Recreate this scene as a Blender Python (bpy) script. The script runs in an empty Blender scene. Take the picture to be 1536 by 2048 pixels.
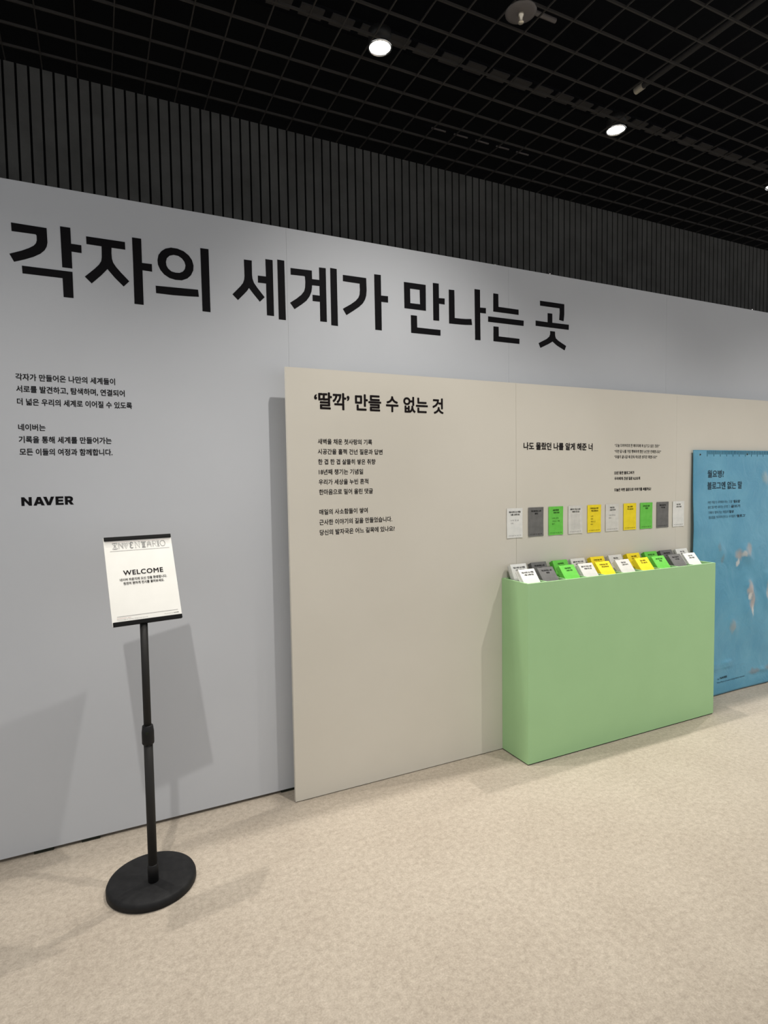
import bpy, bmesh, math, random, json
from mathutils import Matrix, Vector

S = bpy.context.scene
COL = S.collection
random.seed(7)

# ------------------------------------------------------------------ camera
def make_camera():
    yaw, pitch, roll, fpx = 0.4503, -0.0552, -0.0150, 1184.1
    f = Vector((math.sin(yaw), math.cos(yaw), 0)); r = Vector((math.cos(yaw), -math.sin(yaw), 0)); u = Vector((0, 0, 1))
    f2 = f*math.cos(pitch)+u*math.sin(pitch); u2 = u*math.cos(pitch)-f*math.sin(pitch)
    r3 = r*math.cos(roll)+u2*math.sin(roll); u3 = u2*math.cos(roll)-r*math.sin(roll)
    cd = bpy.data.cameras.new('camera'); cd.sensor_fit = 'HORIZONTAL'; cd.sensor_width = 36.0
    cd.lens = fpx/1536*36; cd.clip_start = 0.05; cd.clip_end = 100
    co = bpy.data.objects.new('camera', cd); COL.objects.link(co)
    m = Matrix((r3, u3, -f2)).transposed().to_4x4(); m.translation = (0, 0, 1.5)
    co.matrix_world = m
    S.camera = co
make_camera()

# ------------------------------------------------------------------ world, exposure, lamp powers
w = bpy.data.worlds.new('world'); S.world = w; w.use_nodes = True
w.node_tree.nodes['Background'].inputs[0].default_value = (0.95, 0.97, 1.0, 1)
w.node_tree.nodes['Background'].inputs[1].default_value = 0.86
S.view_settings.view_transform = 'Standard'; S.view_settings.look = 'None'
S.view_settings.exposure = 0.0; S.view_settings.gamma = 1.0; S.view_settings.use_curve_mapping = False
LAMP_COLOR = (1.0, 0.965, 0.91)
POWER_WALL, POWER_MID, POWER_ADDED_FILL = 128, 152, 420

YG, YB, YS, ZC = 2.717, 2.602, 3.568, 3.61     # grey wall face, beige panel face, slatted wall, open grid ceiling

# ------------------------------------------------------------------ materials
def mat(name, rgb, rough=0.6, spec=0.3, metal=0.0, emit=None, estr=1.0):
    m = bpy.data.materials.new(name); m.use_nodes = True
    b = m.node_tree.nodes['Principled BSDF']
    b.inputs['Base Color'].default_value = (*rgb, 1); b.inputs['Roughness'].default_value = rough
    b.inputs['Metallic'].default_value = metal; b.inputs['Specular IOR Level'].default_value = spec
    if emit: b.inputs['Emission Color'].default_value = (*emit, 1); b.inputs['Emission Strength'].default_value = estr
    return m

def s2l(r, g, b):
    f = lambda c: (c/255/12.92 if c/255 <= 0.04045 else ((c/255+0.055)/1.055)**2.4)
    return (f(r), f(g), f(b))

def mottled(m, c1, c2, scale, detail=4, bump=0.0, bscale=None, lo=0.35, hi=0.65):
    nt = m.node_tree; b = nt.nodes['Principled BSDF']
    tc = nt.nodes.new('ShaderNodeTexCoord'); n = nt.nodes.new('ShaderNodeTexNoise')
    n.inputs['Scale'].default_value = scale; n.inputs['Detail'].default_value = detail
    cr = nt.nodes.new('ShaderNodeValToRGB')
    cr.color_ramp.elements[0].position = lo; cr.color_ramp.elements[1].position = hi
    cr.color_ramp.elements[0].color = (*c1, 1); cr.color_ramp.elements[1].color = (*c2, 1)
    nt.links.new(tc.outputs['Object'], n.inputs['Vector']); nt.links.new(n.outputs['Fac'], cr.inputs['Fac'])
    nt.links.new(cr.outputs['Color'], b.inputs['Base Color'])
    if bump:
        n2 = nt.nodes.new('ShaderNodeTexNoise'); n2.inputs['Scale'].default_value = bscale or scale*4
        bp = nt.nodes.new('ShaderNodeBump'); bp.inputs['Strength'].default_value = bump; bp.inputs['Distance'].default_value = 0.002
        nt.links.new(tc.outputs['Object'], n2.inputs['Vector']); nt.links.new(n2.outputs['Fac'], bp.inputs['Height'])
        nt.links.new(bp.outputs['Normal'], b.inputs['Normal'])
    return m

def floor_material():
    m = mat('floor_stone', (0.6, 0.52, 0.42), 0.62, 0.25)
    nt = m.node_tree; b = nt.nodes['Principled BSDF']; N = nt.nodes.new; L = nt.links.new
    tc = N('ShaderNodeTexCoord')
    def noise(sc, det, rough=0.5, dist=0.0):
        n = N('ShaderNodeTexNoise'); n.inputs['Scale'].default_value = sc; n.inputs['Detail'].default_value = det
        n.inputs['Roughness'].default_value = rough; n.inputs['Distortion'].default_value = dist
        L(tc.outputs['Object'], n.inputs['Vector']); return n
    big, mid, fine = noise(2.6, 7, 0.62, 0.3), noise(46, 9, 0.78, 0.0), noise(170, 6, 0.75)
    def ramp(n, p0, p1, c0, c1):
        r = N('ShaderNodeValToRGB'); e = r.color_ramp.elements
        e[0].position, e[1].position = p0, p1; e[0].color = (*c0, 1); e[1].color = (*c1, 1)
        L(n.outputs['Fac'], r.inputs['Fac']); return r
    ra = ramp(big, 0.30, 0.70, FLOOR_A, FLOOR_B)
    rb = ramp(mid, 0.34, 0.66, (0.77, 0.75, 0.725), (1.13, 1.125, 1.11))
    rc = ramp(fine, 0.34, 0.66, (0.84, 0.83, 0.82), (1.09, 1.09, 1.085))
    m1 = N('ShaderNodeMix'); m1.data_type = 'RGBA'; m1.blend_type = 'MULTIPLY'; m1.inputs[0].default_value = 1
    m2 = N('ShaderNodeMix'); m2.data_type = 'RGBA'; m2.blend_type = 'MULTIPLY'; m2.inputs[0].default_value = 1
    L(ra.outputs['Color'], m1.inputs[6]); L(rb.outputs['Color'], m1.inputs[7])
    L(m1.outputs[2], m2.inputs[6]); L(rc.outputs['Color'], m2.inputs[7])
    L(m2.outputs[2], b.inputs['Base Color'])
    bp = N('ShaderNodeBump'); bp.inputs['Strength'].default_value = 0.15; bp.inputs['Distance'].default_value = 0.002
    L(fine.outputs['Fac'], bp.inputs['Height']); L(bp.outputs['Normal'], b.inputs['Normal'])
    return m

FLOOR_A, FLOOR_B = (0.465, 0.405, 0.335), (0.520, 0.460, 0.385)
M = {}
M['floor'] = floor_material()
M['grey'] = mottled(mat('grey_board', (0.4, 0.4, 0.4), 0.55, 0.3), (0.505, 0.520, 0.545), (0.525, 0.540, 0.565), 1.5)
M['beige'] = mottled(mat('beige_board', (0.5, 0.46, 0.39), 0.6, 0.25), (0.60, 0.565, 0.49), (0.62, 0.585, 0.51), 2.0)
M['slat'] = mottled(mat('charcoal_slat', (0.03, 0.03, 0.03), 0.8, 0.1), (0.062, 0.061, 0.057), (0.082, 0.081, 0.076), 6, 4, 0.4, 60)
M['slat_gap'] = mat('slat_backing', (0.006, 0.006, 0.006), 0.9, 0.05)
M['void'] = mat('ceiling_void', (0.006, 0.0065, 0.008), 0.9, 0.05)
M['grid'] = mat('grid_bar', (0.036, 0.033, 0.030), 0.6, 0.2)
M['duct'] = mat('duct_grey', (0.036, 0.034, 0.033), 0.7, 0.2)
M['ink'] = mat('black_vinyl', (0.006, 0.0055, 0.0065), 0.6, 0.08)
M['ink_brown'] = mat('brown_black_vinyl', (0.010, 0.007, 0.007), 0.6, 0.08)
M['ink_grey'] = mat('grey_ink', (0.22, 0.22, 0.22), 0.6, 0.2)
M['ink_pink'] = mat('pale_red_ink', (0.55, 0.38, 0.36), 0.6, 0.2)
M['black'] = mottled(mat('black_powder_coat', (0.02, 0.02, 0.021), 0.6, 0.2), (0.009, 0.009, 0.0095), (0.014, 0.014, 0.0145), 40)
M['black_metal'] = mat('black_pole', (0.020, 0.019, 0.018), 0.6, 0.22, 0.0)
M['dark_plastic'] = mat('dark_plastic', (0.008, 0.008, 0.0085), 0.5, 0.25)
M['paper'] = mottled(mat('poster_paper', (0.84, 0.82, 0.77), 0.35, 0.4), (0.83, 0.815, 0.76), (0.87, 0.855, 0.80), 9)
M['sheet_edge'] = mat('clear_sheet', (0.86, 0.87, 0.87), 0.15, 0.5)
M['green'] = mottled(mat('green_paint', (0.3, 0.5, 0.27), 0.5, 0.3), (0.345, 0.560, 0.285), (0.357, 0.577, 0.296), 4)
M['gap'] = mat('black_parts_and_gap_shade', (0.02, 0.022, 0.016), 0.8, 0.1)  # own black of feet and screw, painted shade under the box
M['c_white'] = mottled(mat('card_white', (0.75, 0.75, 0.7), 0.7, 0.2), (0.68, 0.68, 0.65), (0.74, 0.735, 0.70), 30)
M['c_offwhite'] = mottled(mat('card_offwhite', (0.62, 0.6, 0.56), 0.7, 0.2), (0.60, 0.585, 0.55), (0.66, 0.64, 0.60), 30)
M['c_dark'] = mottled(mat('card_dark', (0.1, 0.1, 0.1), 0.7, 0.2), (0.135, 0.132, 0.128), (0.16, 0.156, 0.152), 30)
M['c_green'] = mottled(mat('card_green', (0.12, 0.5, 0.07), 0.7, 0.2), (0.135, 0.52, 0.07), (0.16, 0.56, 0.085), 30)
M['c_yellow'] = mottled(mat('card_yellow', (0.8, 0.6, 0.03), 0.7, 0.2), (0.80, 0.62, 0.022), (0.86, 0.68, 0.03), 30)
M['lens'] = mat('lamp_lens', (1, 1, 1), 0.3, 0.5, 0, (1.0, 0.95, 0.86), 14)
M['chrome'] = mat('chrome_ring', (0.8, 0.8, 0.8), 0.18, 0.5, 1.0)
M['housing'] = mat('lamp_housing', (0.02, 0.02, 0.02), 0.5, 0.3)
M['sprinkler_plate'] = mat('sprinkler_plate', (0.11, 0.10, 0.097), 0.5, 0.3)
M['brass'] = mat('pale_metal', (0.75, 0.68, 0.55), 0.35, 0.5, 0.6)
M['screw'] = mat('bright_screw', (0.9, 0.9, 0.88), 0.15, 0.5, 1.0)

# ------------------------------------------------------------------ mesh helpers
def link(o, parent=None):
    COL.objects.link(o)
    if parent: o.parent = parent
    return o

def obj(name, bm, m, parent=None, smooth=False, loc=None):
    me = bpy.data.meshes.new(name); bmesh.ops.recalc_face_normals(bm, faces=bm.faces[:]); bm.to_mesh(me); bm.free()
    if smooth:
        for p in me.polygons: p.use_smooth = True
    for mm in (m if isinstance(m, (list, tuple)) else [m]): me.materials.append(mm)
    o = bpy.data.objects.new(name, me)
    if loc: o.location = loc
    return link(o, parent)

def box(bm, x0, x1, y0, y1, z0, z1, mi=0):
    r = bmesh.ops.create_cube(bm, size=1.0, matrix=Matrix.Translation(((x0+x1)/2, (y0+y1)/2, (z0+z1)/2)) @ Matrix.Diagonal((x1-x0, y1-y0, z1-z0, 1)))
    fs = {f for v in r['verts'] for f in v.link_faces}
    for f in fs: f.material_index = mi
    return r['verts']

def bevel(bm, w, seg=2):
    bmesh.ops.bevel(bm, geom=bm.edges[:], offset=w, segments=seg, affect='EDGES', profile=0.5)

def lathe(bm, prof, seg=48, c=(0, 0, 0), caps=True, mi=0):
    rings = []
    for r, z in prof:
        if r < 1e-6: rings.append([bm.verts.new((c[0], c[1], c[2]+z))])
        else: rings.append([bm.verts.new((c[0]+r*math.cos(2*math.pi*i/seg), c[1]+r*math.sin(2*math.pi*i/seg), c[2]+z)) for i in range(seg)])
    for a, b in zip(rings, rings[1:]):
        for i in range(seg):
            j = (i+1) % seg
            if len(a) == 1 and len(b) == 1: continue
            if len(a) == 1: f = bm.faces.new((a[0], b[i], b[j]))
            elif len(b) == 1: f = bm.faces.new((a[i], a[j], b[0]))
            else: f = bm.faces.new((a[i], a[j], b[j], b[i]))
            f.material_index = mi; f.smooth = True
    return bm

def tube(bm, p0, p1, r, seg=16):
    p0, p1 = Vector(p0), Vector(p1); d = p1-p0
    q = Vector((0, 0, 1)).rotation_difference(d.normalized())
    bmesh.ops.create_cone(bm, cap_ends=True, segments=seg, radius1=r, radius2=r, depth=d.length, matrix=Matrix.Translation((p0+p1)/2) @ q.to_matrix().to_4x4())

def tag(o, label=None, cat=None, group=None, kind=None):
    if label: o['label'] = label
    if cat: o['category'] = cat
    if group: o['group'] = group
    if kind: o['kind'] = kind
    return o

def empty(name, loc, label, cat, group=None):
    o = bpy.data.objects.new(name, None); o.empty_display_size = 0.05; o.location = loc
    return tag(link(o), label, cat, group)

# ------------------------------------------------------------------ lettering helpers
def curve_mesh(cu):
    o = bpy.data.objects.new('tmp', cu)
    me = bpy.data.meshes.new_from_object(o)
    bpy.data.objects.remove(o); bpy.data.curves.remove(cu)
    return me

def curve_to_bm(cu, bm, M4):
    me = curve_mesh(cu); me.transform(M4); bm.from_mesh(me); bpy.data.meshes.remove(me)

def text(bm, s, x0, x1, y0, y1, M4, bold=0.0, depth=0.0004, outline=0.0, spacing=1.0):
    """One line of lettering fitted to a box; bold thickens every stroke by that fraction of the line height."""
    cu = bpy.data.curves.new('t', 'FONT'); cu.body = s; cu.resolution_u = 3; cu.space_character = spacing
    if outline:
        cu.fill_mode = 'NONE'; cu.bevel_depth = outline; cu.bevel_resolution = 0
    me = curve_mesh(cu)
    xs = [v.co.x for v in me.vertices]; ys = [v.co.y for v in me.vertices]
    a0, a1, b0, b1 = min(xs), max(xs), min(ys), max(ys); d = bold*(y1-y0)
    for v in me.vertices:
        v.co.x = x0+d+(v.co.x-a0)*(x1-x0-2*d)/(a1-a0); v.co.y = y0+d+(v.co.y-b0)*(y1-y0-2*d)/(b1-b0); v.co.z = depth
    offs = [(0, 0)] if d == 0 else [(d*math.cos(q*math.pi/4), d*math.sin(q*math.pi/4)) for q in range(8)]
    for i, (dx, dy) in enumerate(offs):
        m2 = me.copy(); m2.transform(M4 @ Matrix.Translation((dx, dy, i*1e-6))); bm.from_mesh(m2); bpy.data.meshes.remove(m2)
    bpy.data.meshes.remove(me)

def wallM(y):            # text plane: local x -> world x, local y -> world z, facing the camera side (-y)
    return Matrix(((1, 0, 0, 0), (0, 0, -1, y), (0, 1, 0, 0), (0, 0, 0, 1)))

def fill_poly(bm, rings, M4, depth=0.0006):
    cu = bpy.data.curves.new('p', 'CURVE'); cu.dimensions = '2D'; cu.fill_mode = 'BOTH'; cu.extrude = depth
    for ring in rings:
        sp = cu.splines.new('POLY'); sp.points.add(len(ring)-1); sp.use_cyclic_u = True
        for p, (x, y) in zip(sp.points, ring): p.co = (x, y, 0, 1)
    curve_to_bm(cu, bm, M4)

def lines_part(name, lines, y, m, parent, bold, raise_=0.0008):
    for s, x0, x1, zc, h in lines:                        # every printed line is a part of its own
        bm = bmesh.new(); text(bm, s, x0, x1, zc-h/2, zc+h/2, wallM(y-raise_), bold); obj(name, bm, m, parent)

# ------------------------------------------------------------------ the setting
bm = bmesh.new(); box(bm, -5, 10, -5, YS+0.06, -0.08, 0)
tag(obj('floor', bm, M['floor']), kind='structure')

bm = bmesh.new()                                             # dark slatted wall behind the exhibition wall
box(bm, -5, 10, YS+0.012, YS+0.06, 0, 4.3, 1)
x = 0.830-0.056*104
while x < 9.9:
    box(bm, x+0.0055, x+0.0505, YS, YS+0.0125, 0, ZC+0.0, 0); x += 0.056
tag(obj('wall_back', bm, [M['slat'], M['slat_gap']]), kind='structure')

bm = bmesh.new(); box(bm, -5, 10, -5, YS+0.06, 4.3, 4.36)
ceil = tag(obj('ceiling', bm, M['void']), kind='structure')
bm = bmesh.new()                                             # open square-cell grid hung below the black void
gx = 1.911-0.1602*36
while gx < 9.9:
    box(bm, gx-0.0026, gx+0.0026, -4.9, YS, ZC, ZC+0.007); gx += 0.1602
gy = 2.186-0.1577*44
while gy < YS:
    box(bm, -4.9, 9.9, gy-0.0036, gy+0.0036, ZC-0.001, ZC+0.010); gy += 0.1577
tag(obj('ceiling_grid', bm, M['grid'], ceil), label='open grid of thin dark bars under the black ceiling')

# ------------------------------------------------------------------ grey exhibition wall
gw = empty('exhibition_wall', (1.0, YG, 0), 'tall grey exhibition wall with a large black Korean headline', 'display wall')
gw.location = (0, 0, 0)
seams = [-4.25, -2.98, -1.71, -0.44, 0.831, 2.104, 3.377, 4.65, 5.92, 7.19, 8.46]
for a, b in zip(seams, seams[1:]):
    bm = bmesh.new(); box(bm, a+0.0003, b-0.0003, YG, YG+0.06, 0.014, 2.668)
    obj('board', bm, M['grey'], gw)
for fx in [-0.95, -0.251, -0.078, 0.78, 1.9, 3.0, 4.3, 5.5]:
    bm = bmesh.new(); box(bm, fx-0.035, fx+0.035, YG+0.003, YG+0.057, 0, 0.014); obj('foot', bm, M['gap'], gw)
for sx in [2.0234, 2.409, 4.278]:
    bm = bmesh.new(); bmesh.ops.create_uvsphere(bm, u_segments=12, v_segments=8, radius=0.006, matrix=Matrix.Translation((sx, YG+0.012, 2.671)))
    obj('screw', bm, M['screw'], gw, True)

HEAD = json.loads('[[[[-0.2595,2.5063],[-0.1402,2.5048],[-0.1394,2.4492],[-0.1425,2.4339],[-0.1507,2.4177],[-0.1655,2.4028],[-0.1886,2.3877],[-0.2208,2.3725],[-0.2553,2.3591],[-0.2696,2.3873],[-0.2287,2.4049],[-0.2041,2.4181],[-0.1869,2.4302],[-0.179,2.4409],[-0.1757,2.452],[-0.1755,2.47],[-0.1785,2.4748],[-0.2586,2.4742]]],[[[-0.0932,2.5197],[-0.0573,2.5199],[-0.0568,2.4579],[-0.0203,2.4574],[-0.0205,2.4265],[-0.0564,2.4272],[-0.0562,2.3609],[-0.0917,2.361]]],[[[-0.2301,2.348],[-0.0562,2.3475],[-0.0562,2.2447],[-0.0915,2.2449],[-0.0921,2.3184],[-0.229,2.3188]]],[[[-0.0019,2.4957],[0.1417,2.4955],[0.1421,2.4646],[0.0901,2.4645],[0.0892,2.4419],[0.0903,2.4204],[0.0943,2.4053],[0.1047,2.3891],[0.1241,2.3671],[0.1528,2.3377],[0.1305,2.3138],[0.0994,2.344],[0.0818,2.3643],[0.0717,2.3767],[0.0685,2.3723],[0.0468,2.3469],[0.0115,2.3111],[-0.0124,2.3351],[0.0244,2.3711],[0.0412,2.39],[0.0499,2.4048],[0.0526,2.4208],[0.0533,2.4647],[-0.0016,2.4653]]],[[[0.1695,2.5189],[0.2049,2.519],[0.2047,2.42],[0.2433,2.4205],[0.2434,2.3892],[0.2055,2.3901],[0.2053,2.2472],[0.1697,2.2478],[0.1701,2.43]]],[[[0.2663,2.4408],[0.2707,2.4622],[0.2831,2.4801],[0.2999,2.4931],[0.3222,2.5007],[0.3481,2.5004],[0.374,2.4929],[0.3942,2.4786],[0.4069,2.4611],[0.4129,2.4387],[0.4112,2.4172],[0.4011,2.3955],[0.3854,2.3799],[0.3625,2.3692],[0.3363,2.3677],[0.3124,2.3722],[0.2908,2.3846],[0.2759,2.4025],[0.2675,2.4221]],[[0.2999,2.4381],[0.3041,2.4539],[0.3155,2.466],[0.3323,2.4717],[0.3508,2.4703],[0.3655,2.4619],[0.3754,2.4489],[0.3796,2.4341],[0.3763,2.4182],[0.3674,2.4064],[0.3541,2.3994],[0.3373,2.3979],[0.3208,2.401],[0.3082,2.4107],[0.3013,2.4231]]],[[[0.2554,2.3329],[0.4288,2.3374],[0.4313,2.3073],[0.3849,2.3043],[0.323,2.3018],[0.2562,2.3023]]],[[[0.4436,2.5173],[0.4784,2.5177],[0.4789,2.2468],[0.4449,2.2471]]],[[[0.6326,2.4958],[0.6678,2.4964],[0.6675,2.4311],[0.6691,2.4163],[0.6753,2.3983],[0.6893,2.3793],[0.723,2.3398],[0.7003,2.3172],[0.6692,2.3523],[0.6521,2.3731],[0.6445,2.3606],[0.6287,2.3427],[0.601,2.3133],[0.5772,2.336],[0.6126,2.3744],[0.6253,2.3909],[0.6315,2.4076],[0.6333,2.4228]]],[[[0.7308,2.5119],[0.7643,2.5122],[0.7648,2.2597],[0.7317,2.2601],[0.7313,2.4026],[0.6942,2.4022],[0.6942,2.4333],[0.7317,2.434]]],[[[0.7863,2.518],[0.8194,2.5176],[0.8207,2.2468],[0.787,2.2472]]],[[[0.8486,2.4886],[0.9527,2.4909],[0.9533,2.4515],[0.9519,2.4132],[0.9485,2.391],[0.9393,2.3699],[0.9233,2.348],[0.8998,2.3282],[0.8639,2.3022],[0.8428,2.3289],[0.8755,2.3524],[0.8989,2.3723],[0.9127,2.3902],[0.918,2.4089],[0.9195,2.4344],[0.9182,2.4586],[0.9144,2.4608],[0.8492,2.4584]]],[[[0.9531,2.4514],[0.9895,2.4522],[0.9892,2.5108],[1.0231,2.5115],[1.0236,2.2586],[0.9901,2.2585],[0.9902,2.3503],[0.9539,2.3498],[0.9536,2.3788],[0.9902,2.3787],[0.9896,2.4239],[0.9525,2.4232]]],[[[1.0457,2.5163],[1.0792,2.5156],[1.0803,2.2452],[1.046,2.246]]],[[[1.1107,2.4923],[1.2344,2.4931],[1.2358,2.4342],[1.2332,2.4074],[1.2265,2.3876],[1.2135,2.3672],[1.1921,2.3478],[1.1625,2.3266],[1.1259,2.302],[1.1074,2.3303],[1.1507,2.3572],[1.176,2.3761],[1.1909,2.3929],[1.1975,2.4088],[1.1995,2.4298],[1.1991,2.4618],[1.1107,2.4626]]],[[[1.2784,2.518],[1.315,2.5187],[1.3152,2.4181],[1.3536,2.4194],[1.3535,2.3879],[1.316,2.3875],[1.3162,2.2462],[1.2801,2.2467]]],[[[1.4451,2.5019],[1.5727,2.5029],[1.5726,2.3709],[1.4465,2.3709]],[[1.4803,2.4732],[1.5367,2.4733],[1.5379,2.4003],[1.4807,2.3999]]],[[[1.616,2.5186],[1.6514,2.5196],[1.6522,2.4454],[1.6873,2.4469],[1.687,2.4158],[1.6525,2.4164],[1.6524,2.3276],[1.6169,2.3269]]],[[[1.4829,2.3397],[1.5187,2.34],[1.5197,2.2805],[1.6599,2.2811],[1.6595,2.2513],[1.4838,2.2502]]],[[[1.713,2.4967],[1.7478,2.498],[1.749,2.3524],[1.7825,2.3525],[1.819,2.3541],[1.8553,2.3578],[1.8597,2.3266],[1.8154,2.3228],[1.7657,2.3212],[1.7134,2.3204]]],[[[1.8766,2.5194],[1.9123,2.5202],[1.9125,2.4253],[1.9508,2.4266],[1.9506,2.3971],[1.9127,2.3967],[1.9139,2.25],[1.8789,2.2492]]],[[[2.0006,2.5119],[2.0342,2.5122],[2.0352,2.4426],[2.174,2.4421],[2.1739,2.4133],[2.0,2.4135]]],[[[1.9655,2.3839],[2.2101,2.3851],[2.209,2.3553],[1.9653,2.3544]]],[[[2.0009,2.3331],[2.0356,2.3339],[2.0362,2.2817],[2.1798,2.2809],[2.1792,2.2523],[2.0004,2.2524]]],[[[2.3275,2.5097],[2.509,2.5102],[2.5091,2.4518],[2.504,2.4117],[2.4711,2.4155],[2.4747,2.4599],[2.4736,2.4826],[2.3285,2.4821]]],[[[2.296,2.3946],[2.3839,2.3937],[2.3839,2.4455],[2.4185,2.4461],[2.4186,2.3945],[2.5445,2.3951],[2.5435,2.3652],[2.296,2.3649]]],[[[2.4028,2.3456],[2.4387,2.3454],[2.4402,2.3208],[2.4454,2.3075],[2.4636,2.2953],[2.5237,2.2695],[2.5122,2.243],[2.4532,2.2668],[2.4207,2.2864],[2.3916,2.2706],[2.3309,2.2429],[2.3174,2.269],[2.3763,2.2974],[2.3967,2.3129],[2.4028,2.3272]]]]')
bm = bmesh.new()
for rings in HEAD: fill_poly(bm, rings, wallM(YG-0.0006))
obj('headline', bm, M['ink'], gw)

lines_part('text_line', [
  ('각자가 만들어온 나만의 세계들이', -0.2697, 0.0838, 1.9200, 0.0274),
  ('서로를 발견하고, 탐색하며, 연결되어', -0.2692, 0.1185, 1.8730, 0.0285),
  ('더 넓은 우리의 세계로 이어질 수 있도록', -0.2684, 0.1452, 1.8241, 0.0276)], YG, M['ink'], gw, 0.022)
lines_part('text_line', [
  ('네이버는', -0.2685, -0.1755, 1.7247, 0.0270),
  ('기록을 통해 세계를 만들어가는', -0.2687, 0.0618, 1.6768, 0.0276),
  ('모든 이들의 여정과 함께합니다.', -0.2679, 0.0632, 1.6287, 0.0276)], YG, M['ink'], gw, 0.022)

# heavy block capitals: polygons in a unit-high box
CAPS = {
 'N': (1.22, [[[(0, 0), (0, 1), (.34, 1), (.86, .44), (.86, 1), (1.22, 1), (1.22, 0), (.90, 0), (.36, .58), (.36, 0)]]]),
 'A': (1.26, [[[(0, 0), (.44, 1), (.82, 1), (1.26, 0), (.89, 0), (.82, .18), (.43, .18), (.36, 0)], [(.53, .42), (.73, .42), (.63, .68)]]]),
 'V': (1.26, [[[(0, 1), (.38, 1), (.63, .36), (.88, 1), (1.26, 1), (.83, 0), (.43, 0)]]]),
 'E': (.95, [[[(0, 0), (0, 1), (.94, 1), (.94, .77), (.35, .77), (.35, .615), (.89, .615), (.89, .395), (.35, .395), (.35, .23), (.95, .23), (.95, 0)]]]),
 'R': (1.08, [[[(0, 0), (0, 1), (.60, 1), (.82, .95), (.96, .84), (1.01, .67), (.95, .49), (.79, .37), (1.08, 0), (.68, 0), (.44, .32), (.35, .32), (.35, 0)], [(.35, .56), (.35, .77), (.55, .77), (.65, .72), (.67, .665), (.64, .60), (.54, .56)]]]),
}
def caps(bm, word, xs, y0, h, M4):
    for ch, (x0, x1) in zip(word, xs):
        wd, pls = CAPS[ch]
        for rings in pls: fill_poly(bm, [[(x0+px/wd*(x1-x0), y0+py*h) for px, py in r] for r in rings], M4, 0.0005)
bm = bmesh.new()
nx = lambda t: -0.2701+(t-205)/(708-205)*0.1827
caps(bm, 'NAVER', [(nx(205), nx(303)), (nx(318), nx(424)), (nx(412), nx(518)), (nx(530), nx(608)), (nx(621), nx(708))], 1.4336-0.017, 0.034, wallM(YG-0.0006))
obj('logo_lettering', bm, M['ink'], gw)

# ------------------------------------------------------------------ beige display panel
bp = empty('display_panel', (0, 0, 0), 'beige display panel with Korean text, standing just in front of the grey wall', 'display panel')
bs = [0.779, 2.063, 3.338, 4.613, 5.888, 7.163]
for a, b in zip(bs, bs[1:]):
    bm = bmesh.new(); g = 0.0003 if a > 3 else 0.0007; box(bm, a+(g if a > 1 else 0), b-(0.0003 if b > 3 else 0.0007), YB, YB+0.018, 0.004, 2.010)
    obj('board', bm, M['beige'], bp)
for bx in [1.05, 2.063, 3.338, 4.613, 5.888, 6.9]:
    bm = bmesh.new(); box(bm, bx-0.02, bx+0.02, YB+0.018, YG-0.001, 0.0, 1.9); obj('batten', bm, M['beige'], bp)
lines_part('headline', [('‘딸깍’ 만들 수 없는 것', 0.9104, 1.6028, 1.8661, 0.0798)], YB, M['ink_brown'], bp, 0.027)
lines_part('text_line', [
  ('새벽을 채운 첫사랑의 기록', 0.9239, 1.1995, 1.6790, 0.0256),
  ('시공간을 훌쩍 건넌 질문과 답변', 0.9228, 1.2544, 1.6325, 0.0258),
  ('한 겹 한 겹 살뜰히 쌓은 취향', 0.9237, 1.2158, 1.5854, 0.0258),
  ('18년째 챙기는 기념일', 0.9258, 1.1496, 1.5384, 0.0257),
  ('우리가 세상을 누빈 흔적', 0.9242, 1.1761, 1.4917, 0.0258),
  ('한마음으로 밀어 올린 댓글', 0.9251, 1.1995, 1.4450, 0.0259)], YB, M['ink_brown'], bp, 0.016)
lines_part('text_line', [
  ('매일의 사소함들이 쌓여', 0.9243, 1.1702, 1.3523, 0.0259),
  ('근사한 이야기의 길을 만들었습니다.', 0.9233, 1.3008, 1.3045, 0.0262),
  ('당신의 발자국은 어느 길목에 있나요?', 0.9241, 1.3144, 1.2570, 0.0263)], YB, M['ink_brown'], bp, 0.016)
lines_part('headline', [('나도 몰랐던 나를 알게 해준 너', 2.1137, 2.6210, 1.6709, 0.0424)], YB, M['ink_brown'], bp, 0.030)
lines_part('text_line', [
  ('“오늘 다이어리의 한 페이지에 꼭 남기고 싶은 것은?”', 2.7985, 3.1834, 1.6821, 0.0200),
  ('“이번 달 나를 가장 행복하게 했던 순간은 언제였나요?”', 2.7966, 3.1962, 1.6467, 0.0200),
  ('“우울이 끝나갈 때 문득 떠오른 생각은 뭐였나요?”', 2.7946, 3.1624, 1.6136, 0.0200)], YB, M['ink_brown'], bp, 0.008)
lines_part('text_line', [
  ('22년 동안 블로그씨가', 2.7955, 2.9639, 1.5179, 0.0199),
  ('우리에게 건넨 질문 8,232개', 2.7980, 3.0137, 1.4828, 0.0199),
  ('오늘은 어떤 질문으로 이야기를 써볼까요?', 2.7964, 3.1117, 1.4158, 0.0201)], YB, M['ink_brown'], bp, 0.028)

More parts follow.
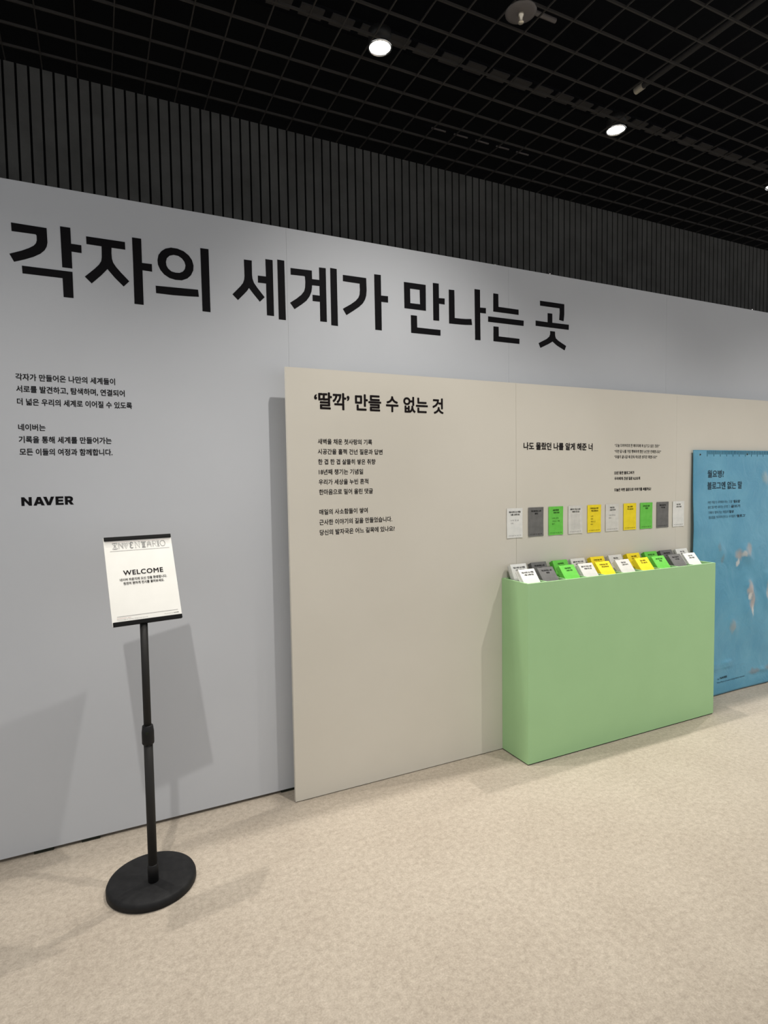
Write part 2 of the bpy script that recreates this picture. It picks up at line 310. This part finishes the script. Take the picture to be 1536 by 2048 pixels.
# ------------------------------------------------------------------ question cards on the beige panel
COLS = ['c_white', 'c_dark', 'c_green', 'c_offwhite', 'c_yellow', 'c_offwhite', 'c_yellow', 'c_green', 'c_dark', 'c_white']
CARD_TXT = [('처음 써 봤던 나는 어땠을', '나를 소개해 봐요'), ('가장 좋아하는 노래', '제목은'), ('요즘 빠져든', '나만의 취미'), ('올해 꼭 가보고 싶은', '여행지 한 곳은'),
            ('기억에 남는 하루', '어떤 날이었나요'), ('처음 만난', '그날의 이야기'), ('오늘 나에게', '하고 싶은 말'), ('나만 알고 싶은', '맛집은'), ('어릴 때 꿈꾸던', '나의 모습'), ('지금 가장', '고마운 사람은')]
BODY = [('나의 첫 글', '기록'), None, ('나의 산책', '그리고 그림', '일기'), None, ('노래', '영화', '책과 산', '바다'), ('그날 우리는', '함께'), None, None, None, None]
CARD_LAB = [
 'white card at the left end of the row on the beige panel, over its seam',
 'dark grey card second from the left in the row on the beige panel',
 'green card between a dark grey and an off-white card on the beige panel',
 'off-white card between a green and a yellow card on the beige panel',
 'yellow card with handwriting, between two off-white cards on the beige panel',
 'off-white card between the two yellow cards on the beige panel',
 'plain yellow card between an off-white and a green card on the beige panel',
 'green card between a yellow and a dark grey card on the beige panel',
 'dark grey card second from the right in the row on the beige panel',
 'white card at the right end of the row, nearest the blue sheet']
cx0 = [1.9964, 2.1438, 2.2873, 2.4330, 2.5800, 2.7245, 2.8720, 3.0140, 3.1602, 3.3060]
def card_print(bm, w, h, M4, k, body=True):
    t1, t2 = CARD_TXT[k]
    l1 = w*min(0.74, 0.06*len(t1)+0.06); l2 = w*min(0.6, 0.06*len(t2)+0.04)
    text(bm, t1, w*.5-l1/2, w*.5+l1/2, h-0.0255, h-0.0155, M4, 0.03)
    text(bm, t2, w*.5-l2/2+w*.03, w*.5+l2/2+w*.03, h-0.040, h-0.030, M4, 0.03)
def card_hand(bm, w, h, M4, k):
    for i, s in enumerate(BODY[k]):
        y = h-0.062-0.016*i; l = w*0.085*len(s)
        text(bm, s, w*.24, w*.24+l, y-0.009, y, M4, 0.0)
def card_foot(bm, w, h, M4): text(bm, '나의 오늘을 적는 질문 기록', w*.10, w*.90, 0.0095, 0.0155, M4, 0.0)
def grid_lines(bm, w, h, M4):
    for i in range(1, 8):
        x = w*.12+i*w*.095
        fill_poly(bm, [[(x, 0.025), (x+0.0005, 0.025), (x+0.0005, h-0.048), (x, h-0.048)]], M4, 0.0001)
for k in range(10):
    w_, h_ = 0.1065, 0.1622
    c = empty('question_card', (cx0[k], YB, 1.169), CARD_LAB[k], 'card', 'question cards on the beige panel')
    bm = bmesh.new(); n = 10                                  # thin card, corners lifting slightly from the panel
    vs = [[bm.verts.new((w_*i/n, -0.0016-0.0022*((2*i/n-1)**2)*(0.4+0.6*abs(2*j/n-1)), h_*j/n)) for j in range(n+1)] for i in range(n+1)]
    for i in range(n):
        for j in range(n): bm.faces.new((vs[i][j], vs[i+1][j], vs[i+1][j+1], vs[i][j+1]))
    bmesh.ops.recalc_face_normals(bm, faces=bm.faces[:])
    bmesh.ops.solidify(bm, geom=bm.faces[:], thickness=0.0012)
    obj('sheet', bm, M[COLS[k]], c)
    bm = bmesh.new(); card_print(bm, w_, h_, wallM(-0.0042), k); obj('lettering', bm, M['ink'], c)
    faint = M['ink_grey'] if COLS[k] in ('c_white', 'c_offwhite') else M['ink']
    bm = bmesh.new(); card_foot(bm, w_, h_, wallM(-0.0042)); obj('fine_print', bm, faint, c)
    if BODY[k]: bm = bmesh.new(); card_hand(bm, w_, h_, wallM(-0.0042), k); obj('handwriting', bm, faint, c)
    if k == 3: bm = bmesh.new(); grid_lines(bm, w_, h_, wallM(-0.0042)); obj('printed_grid', bm, faint, c)

# ------------------------------------------------------------------ green box with pads
BX0, BX1, BY0, BZ = 1.9635, 3.4255, 2.385, 0.954
gb = empty('pad_dispenser', (0, 0, 0), 'light green display box against the beige panel, filled with memo pads on top', 'display box')
bm = bmesh.new(); T = 0.012; BY1 = YB-0.001
box(bm, BX0, BX1, BY0, BY0+T, 0.006, BZ)
box(bm, BX0, BX1, BY1-T, BY1, 0.006, BZ)
box(bm, BX0, BX0+T, BY0+T, BY1-T, 0.006, BZ); box(bm, BX1-T, BX1, BY0+T, BY1-T, 0.006, BZ)
obj('body', bm, M['green'], gb)
bm = bmesh.new(); box(bm, BX0+T, BX1-T, BY0+T, 2.492, 0.882, 0.895); box(bm, BX0+T, BX1-T, 2.486, 2.4925, 0.895, BZ-0.002); box(bm, BX0+T, BX1-T, 2.4925, BY1-T, 0.880, 0.892)
obj('shelf', bm, M['green'], gb)
bm = bmesh.new(); box(bm, BX0+0.004, BX1-0.004, BY0+0.004, BY1-0.004, 0, 0.006); obj('base_gap_shade', bm, M['gap'], gb)  # near-black strip stands in for the shade in the gap underneath
fr = [2.0855, 2.2155, 2.366, 2.5000, 2.6330, 2.7880, 2.9420, 3.0850, 3.2300, 3.3590]
br = [2.0965, 2.2370, 2.3900, 2.5210, 2.6720, 2.8150, 2.9640, 3.1150, 3.2530, 3.3950]
PW = 0.106
for k in range(9):
    xm = (fr[k]+fr[k+1]-PW)/2
    bm = bmesh.new(); box(bm, xm-0.003, xm+0.003, BY0+T, 2.486, 0.895, BZ); obj('divider', bm, M['green'], gb)
    xm = (br[k]+br[k+1]-PW)/2
    bm = bmesh.new(); box(bm, xm-0.003, xm+0.003, 2.4925, BY1-T, 0.892, BZ); obj('divider', bm, M['green'], gb)

NAMES = ['white', 'dark grey', 'green', 'white', 'yellow', 'white', 'yellow', 'green', 'dark grey', 'white']
WHERE = ['at the left end of the {r} row in the green box', 'second from the left in the {r} row of the green box',
 'between dark grey and white pads, {r} row of the green box', 'between green and yellow pads, {r} row of the green box',
 'between two white pads, {r} row of the green box', 'between the two yellow pads, {r} row of the green box',
 'between white and green pads, {r} row of the green box', 'between yellow and dark grey pads, {r} row of the green box',
 'second from the right in the {r} row of the green box', 'at the right end of the {r} row in the green box']
def memo_pad(k, row, xr, ytop, ztop, tilt, thick, length):
    c_, s_ = math.cos(tilt), math.sin(tilt)
    base = Vector((xr-PW, ytop-length*s_, ztop-length*c_))
    pd = empty('memo_pad', base, NAMES[k]+' memo pad '+WHERE[k].format(r=row), 'memo pad', 'memo pads in the '+row+' row of the green box')
    # local: x width, z along the sheet, y into the stack
    pd.rotation_euler = (-tilt, 0, 0)
    rnd = random.Random(k*7+len(row))
    nl = 6; t = 0.0
    bm = bmesh.new()
    for i in range(nl):
        th = thick/nl; dx = rnd.uniform(-0.0014, 0.0014) if i else 0; dz = rnd.uniform(-0.002, 0.0005) if i else 0
        box(bm, dx, PW+dx, t+0.0012, t+th-0.0002, 0.0005, length+dz); t += th
    obj('sheets', bm, M[COLS[k]], pd)
    bm = bmesh.new(); box(bm, 0, PW, 0, 0.0011, 0, length); obj('top_sheet', bm, M[COLS[k]], pd)
    bm = bmesh.new(); card_print(bm, PW, length, wallM(-0.0004), k); obj('lettering', bm, M['ink'], pd)
    return pd
for k in range(10):
    memo_pad(k, 'front', fr[k]-0.002, 2.482+(0.003 if k % 3 else 0), 1.013, math.radians(39), 0.030, 0.122)
for k in range(10):
    memo_pad(k, 'back', br[k]-0.002, 2.562, 1.030, math.radians(26), 0.030, 0.130)

# ------------------------------------------------------------------ blue plastic sheet hung on the panel
def blue_material():
    m = mat('blue_plastic', (0.1, 0.3, 0.4), 0.32, 0.3)
    nt = m.node_tree; b = nt.nodes['Principled BSDF']; N = nt.nodes.new; L = nt.links.new
    b.inputs['Coat Weight'].default_value = 0.12; b.inputs['Coat Roughness'].default_value = 0.1
    tc = N('ShaderNodeTexCoord')
    n = N('ShaderNodeTexNoise'); n.inputs['Scale'].default_value = 5; n.inputs['Detail'].default_value = 5; L(tc.outputs['Object'], n.inputs['Vector'])
    cr = N('ShaderNodeValToRGB'); e = cr.color_ramp.elements
    e[0].position, e[1].position = .33, .72; e[0].color = (*BLUE_A, 1); e[1].color = (*BLUE_B, 1); L(n.outputs['Fac'], cr.inputs['Fac'])
    col = cr.outputs['Color']
    n2 = N('ShaderNodeTexNoise'); n2.inputs['Scale'].default_value = 22; n2.inputs['Detail'].default_value = 4; L(tc.outputs['Object'], n2.inputs['Vector'])
    off = N('ShaderNodeVectorMath'); off.operation = 'MULTIPLY_ADD'
    L(n2.outputs['Color'], off.inputs[0]); off.inputs[1].default_value = (0.05, 0, 0.05); L(tc.outputs['Object'], off.inputs[2])
    # pale scraps seen in the plastic: (x, z, half width, half height, colour, strength)
    for (x, z, rx, rz, c, st) in [
        (3.935, 0.945, .032, .040, (.36, .33, .31), .85), (4.035, 0.985, .030, .042, (.36, .34, .33), .75), (3.985, 0.955, .028, .022, (.50, .50, .49), .85),
        (3.925, 0.893, .014, .022, (.62, .63, .62), .8),
        (4.060, 0.700, .026, .055, (.44, .40, .38), .9), (4.085, 0.610, .026, .060, (.42, .38, .37), .9), (4.055, 0.655, .010, .028, (.70, .69, .66), .8), (4.095, 0.550, .012, .045, (.70, .69, .66), .7),
        (4.290, 0.680, .040, .090, (.62, .53, .43), .95), (3.885, 0.455, .028, .045, (.30, .33, .33), .7),
        (3.735, 1.010, .018, .030, (.17, .25, .29), .6), (3.770, 0.930, .016, .030, (.17, .25, .29), .6), (4.215, 1.470, .040, .040, (.36, .42, .40), .55),
        (4.130, 0.112, .060, .018, (.20, .22, .24), .7), (4.290, 0.120, .050, .020, (.20, .22, .24), .7)]:
        d = N('ShaderNodeVectorMath'); d.operation = 'SUBTRACT'; L(off.outputs[0], d.inputs[0]); d.inputs[1].default_value = (x+.025, 0, z+.025)
        sc = N('ShaderNodeVectorMath'); sc.operation = 'MULTIPLY'; L(d.outputs[0], sc.inputs[0]); sc.inputs[1].default_value = (1/rx, 0, 1/rz)
        ln = N('ShaderNodeVectorMath'); ln.operation = 'LENGTH'; L(sc.outputs[0], ln.inputs[0])
        mr = N('ShaderNodeMapRange'); mr.inputs[1].default_value = 1.45; mr.inputs[2].default_value = 0.35; mr.interpolation_type = 'SMOOTHSTEP'; mr.inputs[3].default_value = 0; mr.inputs[4].default_value = st
        L(ln.outputs['Value'], mr.inputs[0])
        mx = N('ShaderNodeMix'); mx.data_type = 'RGBA'; L(mr.outputs[0], mx.inputs[0]); L(col, mx.inputs[6]); mx.inputs[7].default_value = (*c, 1)
        col = mx.outputs[2]
    L(col, b.inputs['Base Color'])
    n3 = N('ShaderNodeTexNoise'); n3.inputs['Scale'].default_value = 7; n3.inputs['Detail'].default_value = 7; n3.inputs['Distortion'].default_value = 1.2; L(tc.outputs['Object'], n3.inputs['Vector'])
    bu = N('ShaderNodeBump'); bu.inputs['Strength'].default_value = 0.35; bu.inputs['Distance'].default_value = 0.02; L(n3.outputs['Fac'], bu.inputs['Height']); L(bu.outputs['Normal'], b.inputs['Normal'])
    return m
BLUE_A, BLUE_B = (0.090, 0.295, 0.440), (0.130, 0.360, 0.500)
M['blue'] = blue_material()
bl = empty('plastic_banner', (0, 0, 0), 'blue glossy plastic sheet with ruler marks on top, hung right of the green box', 'banner')
BLX0, BLX1, BLZ0, BLZ1 = 3.4775, 5.55, 0.006, 1.659
def wave(x, z):
    t = (1.64-z)
    v = 0.0035*math.sin(x*9+z*2.1)*min(1, t*2)+0.0022*math.sin(z*13+x*5)*min(1, t*2)
    for (fx, fz, rx, rz, a) in [(3.985, .945, .10, .06, .010), (4.07, .65, .05, .13, .012), (4.29, .68, .07, .12, .014), (3.885, .455, .05, .06, .008), (3.75, .97, .05, .07, .006), (4.2, 1.46, .05, .06, .006), (3.80, .215, .12, .012, .008), (3.8, .19, .16, .010, .006), (4.2, .11, .12, .015, .006)]:
        q = ((x-fx)/rx)**2+((z-fz)/rz)**2
        v += a*math.exp(-q)*(1+0.6*math.sin(40*(x-fx)+30*(z-fz)))
    return v
def sheet_y(x, z):
    edge = max(0, 1-(x-BLX0)/0.03); lift = 0.010*min(1, (1.66-z)/.5)
    return YB-0.018-lift-wave(x, z)+0.004*edge
def hug(o, gap):                                        # lettering follows the sheet's waves on its clear top film
    for v in o.data.vertices: v.co.y = sheet_y(v.co.x, v.co.z)-gap-(YT-v.co.y)
def sheet_lines(name, lines, m, bold):
    for l in lines:
        n0 = set(bl.children); lines_part(name, [l], YT, m, bl, bold, 0.0)
        for o in bl.children:
            if o not in n0: hug(o, 0.0025)
bm = bmesh.new(); nxs, nzs = 190, 150; vs = []
for i in range(nxs+1):
    row = []
    for j in range(nzs+1):
        x = BLX0+(BLX1-BLX0)*i/nxs; z = BLZ0+(BLZ1-BLZ0)*j/nzs
        row.append(bm.verts.new((x-0.004*max(0, min(1, (1.60-z)*4)), sheet_y(x, z), z)))
    vs.append(row)
for i in range(nxs):
    for j in range(nzs): bm.faces.new((vs[i][j], vs[i+1][j], vs[i+1][j+1], vs[i][j+1]))
bmesh.ops.recalc_face_normals(bm, faces=bm.faces[:]); bmesh.ops.solidify(bm, geom=bm.faces[:], thickness=0.0015)
obj('sheet', bm, M['blue'], bl, True)
YT = YB-0.02
M['ink_blue'] = mat('navy_ink', (0.010, 0.035, 0.055), 0.5, 0.3)
M['eyelet'] = mat('eyelet_plastic', (0.20, 0.38, 0.45), 0.15, 0.5)
M['ink_blue_soft'] = mat('soft_navy_ink', (0.030, 0.095, 0.135), 0.5, 0.3)
sheet_lines('headline', [('월요병?', 3.6112, 3.7752, 1.5032, 0.0504), ('블로그엔 없는 말', 3.6105, 3.9613, 1.4254, 0.0510)], M['ink_blue'], 0.022)
sheet_lines('text_line', [('이번 주를 또 시작해야 하는 그 말', 3.6155, 3.862, 1.3152, 0.0188), ('블로그를 켜면 사라지는 신기한 그', 3.6162, 3.840, 1.2828, 0.0188),
  ('기록이 쌓여가는 매일의', 3.6170, 3.825, 1.2477, 0.0187), ('월요일을 기다리게 만드는 우리들의', 3.6203, 3.895, 1.2155, 0.0189)], M['ink_blue_soft'], 0.004)
sheet_lines('text_line', [('‘월요일’', 3.872, 3.9455, 1.3152, 0.0195), ('글쓰기', 3.850, 3.9436, 1.2828, 0.0195), ('일상', 3.832, 3.8799, 1.2477, 0.0195), ('‘블로그’', 3.905, 4.0002, 1.2155, 0.0195)], M['ink_blue'], 0.03)
sheet_lines('logo_lettering', [('NAVER', 3.7540, 3.8318, 0.1185, 0.0150)], M['ink_blue'], 0.05)
sheet_lines('fine_print', [('by', 3.7260, 3.745, 0.1145, 0.0120), ('The Place of your blog diary stories', 3.7200, 4.0263, 0.0897, 0.0108)], M['ink_blue'], 0.01)
bm = bmesh.new(); tk = 0; x = 3.6080
while x < 5.5:
    ln = 0.038 if tk % 5 == 0 else 0.024
    ys = sheet_y(x, BLZ1-0.02); box(bm, x-0.0013, x+0.0013, ys-0.0035, ys-0.0012, BLZ1-0.003-ln, BLZ1-0.003); x += 0.01309; tk += 1
tag(obj('ruler_ticks', bm, M['ink_blue_soft'], bl), kind='stuff')
for px_, pz_ in [(3.537, 1.630), (4.0193, 1.634), (4.50, 1.634), (4.98, 1.634), (5.46, 1.634)]:
    bm = bmesh.new(); lathe(bm, [(0.0045, 0.0), (0.0045, 0.002), (0.008, 0.002), (0.009, 0.001), (0.009, 0.0)], 24)
    bmesh.ops.transform(bm, matrix=Matrix.Translation((px_, sheet_y(px_, pz_)-0.0008, pz_)) @ Matrix.Rotation(math.pi/2, 4, 'X'), verts=bm.verts[:])
    obj('eyelet', bm, M['eyelet'], bl, True)
    bm = bmesh.new(); tube(bm, (px_, YB-0.0005, pz_), (px_, sheet_y(px_, pz_)-0.006, pz_), 0.0045, 12); obj('pin', bm, M['dark_plastic'], bl)

# ------------------------------------------------------------------ welcome sign stand
st = empty('sign_stand', (0.130, 2.312, 0), 'black pole stand with a round base and a white welcome sign on top', 'sign stand')
bm = bmesh.new(); lathe(bm, [(0, 0), (0.153, 0), (0.1575, 0.004), (0.1575, 0.020), (0.154, 0.028), (0.146, 0.0325), (0.10, 0.037), (0.03, 0.040), (0, 0.040)], 96)
obj('base', bm, M['black'], st)
PX, PY = 0.1325, 2.270
pl = Vector((PX-0.130, PY-2.312, 0))
def lp(prof, name, m):
    bm = bmesh.new(); lathe(bm, prof, 32, tuple(pl)); return obj(name, bm, m, st)
lp([(0, 0.038), (0.0185, 0.038), (0.0185, 0.100), (0.016, 0.104), (0, 0.104)], 'foot_sleeve', M['dark_plastic'])
lp([(0, 0.10), (0.0158, 0.10), (0.0158, 0.57), (0, 0.57)], 'lower_pole', M['black_metal'])
lp([(0, 0.556), (0.0200, 0.556), (0.0212, 0.560), (0.0212, 0.600), (0.0185, 0.622), (0.016, 0.624), (0, 0.624)], 'collar', M['dark_plastic'])
lp([(0, 0.60), (0.0132, 0.60), (0.0132, 0.997), (0, 0.997)], 'upper_pole', M['black_metal'])
bm = bmesh.new(); tube(bm, pl+Vector((-0.004, -0.019, 0.600)), pl+Vector((-0.004, -0.0225, 0.600)), 0.006, 16); obj('screw', bm, M['gap'], st)

sg = bpy.data.objects.new('sign_head', None); sg.empty_display_size = 0.05; link(sg, st)
SW, SH = 0.2347, 0.3243
yaw_, tilt_ = 0.1373, 0.4197
sg.location = (0.1481-0.130, 2.260-2.312, 1.003)
sg.rotation_euler = Matrix.Rotation(yaw_, 4, 'Z').to_3x3().to_4x4().to_euler() if False else (Matrix.Rotation(yaw_, 4, 'Z') @ Matrix.Rotation(-tilt_, 4, 'X')).to_euler()
bm = bmesh.new(); box(bm, -SW/2-0.0015, SW/2+0.0015, 0.0, 0.004, -0.002, SH+0.001); obj('paper', bm, M['paper'], sg)
M['bar'] = mat('black_bar', (0.004, 0.004, 0.004), 0.5, 0.15)
def bar(z0, z1):
    bm = bmesh.new(); box(bm, -SW/2+0.0005, SW/2+0.001, -0.006, 0.009, z0, z1); bevel(bm, 0.0018, 2); obj('bar', bm, M['bar'], sg)
bar(-0.003, 0.012); bar(SH-0.011, SH+0.003)
bm = bmesh.new(); box(bm, -0.03, 0.03, 0.005, 0.016, -0.001, 0.075); bevel(bm, 0.002, 2); obj('bracket', bm, M['dark_plastic'], sg)
WM = wallM(-0.0006)
def sgx(u): return -SW/2+u*SW
# decorative outlined capitals of the sheet's title, each drawn as strokes in a unit box
def strokes(bm, x0, x1, y0, y1, segs, wd):
    for pts in segs:
        P = [Vector((x0+p[0]*(x1-x0), y0+p[1]*(y1-y0))) for p in pts]
        for p, q in zip(P, P[1:]):
            d = (q-p).normalized()*wd/2; n = Vector((-d.y, d.x))
            fill_poly(bm, [[tuple(p-d+n), tuple(q+d+n), tuple(q+d-n), tuple(p-d-n)]], WM, 0.0001)
arc = lambda cx, cy, rx, ry, a0, a1, n=14: [(cx+rx*math.cos(math.radians(a0+(a1-a0)*i/n)), cy+ry*math.sin(math.radians(a0+(a1-a0)*i/n))) for i in range(n+1)]
TITLE = [
 ((.105, .185), [[(0, 0), (1, 0), (1, .1), (.62, .38), (.62, .62), (1, .9), (1, 1), (0, 1), (0, .9), (.38, .62), (.38, .38), (0, .1), (0, 0)], [(.2, .95), (.8, .95)], [(.2, .05), (.8, .05)], [(.5, .1), (.5, .9)]], 1.5),
 ((.195, .275), [[(0, 0), (0, 1), (1, 0), (1, 1)], [(.16, 0), (.16, .72)], [(.84, .28), (.84, 1)], [(.22, 1), (.95, .2)]], 1),
 ((.265, .372), [[(0, 1), (.5, 0), (1, 1)], [(.2, 1), (.5, .36), (.8, 1)], [(.36, 1), (.5, .7), (.64, 1)]], 1),
 ((.380, .432), [[(1, .86), (.8, 1), (.3, 1), (.05, .86), (.05, .64), (.3, .54), (.75, .54)], [(.3, .54), (0, .4), (0, .15), (.3, 0), (.8, 0), (1, .14)], [(.95, .8), (.4, .9), (.2, .75), (.45, .6)], [(.45, .48), (.16, .3), (.4, .1), (.9, .1)]], 2.0),
 ((.452, .550), [[(0, 0), (.16, 0), (.16, 1), (0, 1)], [(.16, 1), (.86, 0), (.86, 1)], [(.7, 1), (1, 1)], [(.05, 0), (.3, 0)]], 1),
 ((.562, .640), [[(0, 1), (1, 1), (1, .86), (0, .86), (0, 1)], [(.22, .86), (.22, 0)], [(.36, .86), (.36, 0)], [(.5, .86), (.5, 0)], [(.64, .86), (.64, 0)], [(.78, .86), (.78, 0)], [(.1, 0), (.9, 0)], [(.1, .06), (.9, .06)]], 1.6),
 ((.648, .735), [[(0, 0), (.2, .8), (.5, 1), (.8, .8), (1, 0)], [(.17, 0), (.32, .7), (.5, .84), (.68, .7), (.83, 0)], [(.15, .36), (.85, .36)], [(.2, .48), (.8, .48)], [(.35, .62), (.65, .62)]], 1),
 ((.748, .815), [[(0, 0), (0, 1), (.6, 1), (.95, .88), (.95, .64), (.6, .5), (0, .5)], [(.45, .5), (1, 0)], [(.16, 0), (.16, .9)]], 1),
 ((.826, .858), [[(0, 0), (1, 0), (1, .14), (.62, .2), (.9, .5), (.62, .8), (1, .86), (1, 1), (0, 1), (0, .86), (.38, .8), (.1, .5), (.38, .2), (0, .14), (0, 0)], [(.5, .2), (.5, .8)]], 1.3),
 ((.868, .965), [arc(.5, .5, .5, .5, 0, 360, 28), arc(.5, .5, .44, .44, 0, 360, 28)], 0.8)]
for (a, b), segs, k in TITLE:
    a, b = (.113+(t-.105)*.925 for t in (a+(b-a)*.05, b-(b-a)*.05))
    bm = bmesh.new(); strokes(bm, sgx(a), sgx(b), SH*0.866, SH*0.938, segs, 0.0007*k); obj('title_letter', bm, M['ink_grey'], sg)
bm = bmesh.new(); box(bm, sgx(.075), sgx(.96), -0.0007, -0.0003, SH*.842, SH*.8445); obj('rule_line', bm, M['ink_grey'], sg)
bm = bmesh.new(); box(bm, sgx(.07), sgx(.955), -0.0007, -0.0003, SH*.094, SH*.0965)
obj('rule_line', bm, M['ink_grey'], sg)
bm = bmesh.new(); box(bm, sgx(.02), sgx(.99), -0.0007, -0.0003, SH*.947, SH*.949); obj('rule_line', bm, M['ink_pink'], sg)
bm = bmesh.new(); text(bm, 'WELCOME', sgx(.225), sgx(.815), SH*.553, SH*.610, WM, 0.03, spacing=1.12); obj('headline', bm, M['ink_brown'], sg)
bm = bmesh.new(); text(bm, '네이버 라운지에 오신 것을 환영합니다.', sgx(.165), sgx(.86), SH*.487, SH*.520, WM, 0.02); obj('text_line', bm, M['ink_brown'], sg)
bm = bmesh.new(); text(bm, '천천히 편하게 전시를 둘러보세요.', sgx(.21), sgx(.81), SH*.442, SH*.475, WM, 0.02); obj('text_line', bm, M['ink_brown'], sg)
bm = bmesh.new(); text(bm, 'INVENTARIO 2025', sgx(.065), sgx(.26), SH*.070, SH*.080, WM, 0.0); obj('fine_print', bm, M['ink_pink'], sg)
bm = bmesh.new(); text(bm, 'The Lounge of stories, things and records', sgx(.065), sgx(.50), SH*.052, SH*.063, WM, 0.0); obj('fine_print', bm, M['ink_grey'], sg)
bm = bmesh.new(); text(bm, 'Presented by', sgx(.75), sgx(.875), SH*.058, SH*.069, WM, 0.0); obj('fine_print', bm, M['ink_grey'], sg)
bm = bmesh.new(); text(bm, 'NAVER', sgx(.885), sgx(.965), SH*.060, SH*.069, WM, 0.05); obj('logo_lettering', bm, M['ink_brown'], sg)

# ------------------------------------------------------------------ ceiling fittings
def downlight(loc, label, power, spot_deg=110, tilt=0.0, blend=0.7, group='round downlights in the grid ceiling'):
    d = empty('downlight', loc, label, 'ceiling light', group)
    bm = bmesh.new(); lathe(bm, [(0.050, 0.002), (0.052, -0.004), (0.055, -0.006), (0.060, -0.004), (0.061, 0.002), (0.058, 0.004)], 48); obj('trim_ring', bm, M['chrome'], d, True)
    bm = bmesh.new(); lathe(bm, [(0.052, 0.004), (0.052, 0.03), (0.056, 0.03), (0.056, 0.075), (0, 0.075)], 32); obj('housing', bm, M['housing'], d, True)
    bm = bmesh.new(); lathe(bm, [(0, -0.003), (0.025, -0.002), (0.050, 0.003)], 48); obj('lens', bm, M['lens'], d, True)
    L = bpy.data.lights.new('downlight_beam', 'SPOT'); L.energy = power; L.color = LAMP_COLOR; L.spot_size = math.radians(spot_deg); L.spot_blend = blend; L.shadow_soft_size = 0.025
    lo = bpy.data.objects.new('downlight_beam', L); lo.location = (0, 0, -0.035); lo.rotation_euler = (math.radians(tilt), 0, 0); link(lo, d)
    return d
FARL = 'unseen lit round downlight in the dark grid ceiling, far from the grey wall'
LX = [-0.28, 1.327, 2.936, 4.552, 6.16]
ROW1 = [(-0.28, 2.77, 'lit round downlight over the left part of the grey wall'),
        (1.3268, 2.7120, 'bright round downlight in the dark ceiling, nearest the top middle of the photo'),
        (2.936, 2.7356, 'bright round downlight in the dark ceiling above the green box, second along the row'),
        (4.566, 2.770, 'round downlight at the right edge of the ceiling, third along the row'),
        (6.16, 2.77, 'lit round downlight beyond the right edge of the view, last along the row')]
for x, y, lab in ROW1: downlight((x, y, ZC), lab, POWER_WALL)
for x, y in zip(LX, [0.80, 1.38, 0.85, 0.85, 0.85]): downlight((x, y, ZC), FARL, POWER_MID, 86, 20, 1.0)

for x in (3.5, 5.1): downlight((x, -1.4, ZC), FARL, POWER_ADDED_FILL, 80, 0, 0.9)  # two unseen lamps added so floor bounce brightens the ceiling bars

sp = empty('sprinkler', (1.8155, 2.247, ZC), 'fire sprinkler with a round dark plate and a pale metal head in the ceiling grid', 'sprinkler')
bm = bmesh.new(); lathe(bm, [(0, -0.004), (0.055, -0.004), (0.070, -0.001), (0.071, 0.003), (0, 0.003)], 48); obj('plate', bm, M['sprinkler_plate'], sp)
bm = bmesh.new(); lathe(bm, [(0, -0.004), (0.013, -0.004), (0.013, -0.014), (0.010, -0.016), (0.009, -0.024), (0.006, -0.027), (0.006, -0.038), (0, -0.040)], 20); obj('head', bm, M['brass'], sp)
bm = bmesh.new(); box(bm, -0.010, -0.0065, -0.002, 0.002, -0.042, -0.02); box(bm, 0.0065, 0.010, -0.002, 0.002, -0.042, -0.02); lathe(bm, [(0, -0.042), (0.013, -0.042), (0.013, -0.045), (0, -0.045)], 20); obj('deflector', bm, M['brass'], sp)
bm = bmesh.new(); tube(bm, (0.02, 0.02, 0.045), (0.22, 0.02, 0.045), 0.011); obj('supply_pipe', bm, M['sprinkler_plate'], sp)

bm = bmesh.new()
x = -1.75
while x < 6.5:
    box(bm, x, x+0.118, 2.835, 2.905, ZC+0.180, ZC+0.188); x += 0.1602
box(bm, -1.75, 6.5, 2.832, 2.836, ZC+0.188, ZC+0.200, 1); box(bm, -1.75, 6.5, 2.904, 2.908, ZC+0.188, ZC+0.200, 1)
tag(obj('cable_tray', bm, [M['duct'], M['void']]), 'dark grey cable tray with rungs above the ceiling grid, along the downlights', 'cable tray')
bm = bmesh.new()
for i in range(5): box(bm, 1.91+i*0.1602, 1.91+i*0.1602+0.10, 3.203, 3.211, ZC+0.014, ZC+0.020)  # paler plates stand in for highlights along the dark rail
box(bm, 1.85, 2.75, 3.200, 3.214, ZC+0.020, ZC+0.026, 1)
tag(obj('ceiling_rail', bm, [M['sprinkler_plate'], M['void']]), 'thin metal rail, highlights modelled as dashes, above the ceiling grid near the slatted wall', 'rail')
pp = empty('ceiling_pipe', (2.93, 2.55, ZC+0.14), 'dark pipe above the ceiling grid running away from the wall, with a pale end', 'pipe')
bm = bmesh.new(); tube(bm, (0, 0, 0), (0, -4.5, 0), 0.015); obj('pipe', bm, M['duct'], pp)
bm = bmesh.new(); tube(bm, (0, 0.035, 0), (0, -0.02, 0), 0.019); obj('end_cap', bm, M['brass'], pp)

# every thing's empty sits at the base of its thing
for e, loc in ((gw, (2.1, YG+0.03, 0)), (bp, (3.97, YB+0.009, 0)), (gb, ((BX0+BX1)/2, (BY0+BY1)/2, 0)), (bl, ((BLX0+BLX1)/2, YB-0.03, 0.006))):
    e.location = loc
    for c in e.children: c.location = c.location-Vector(loc)
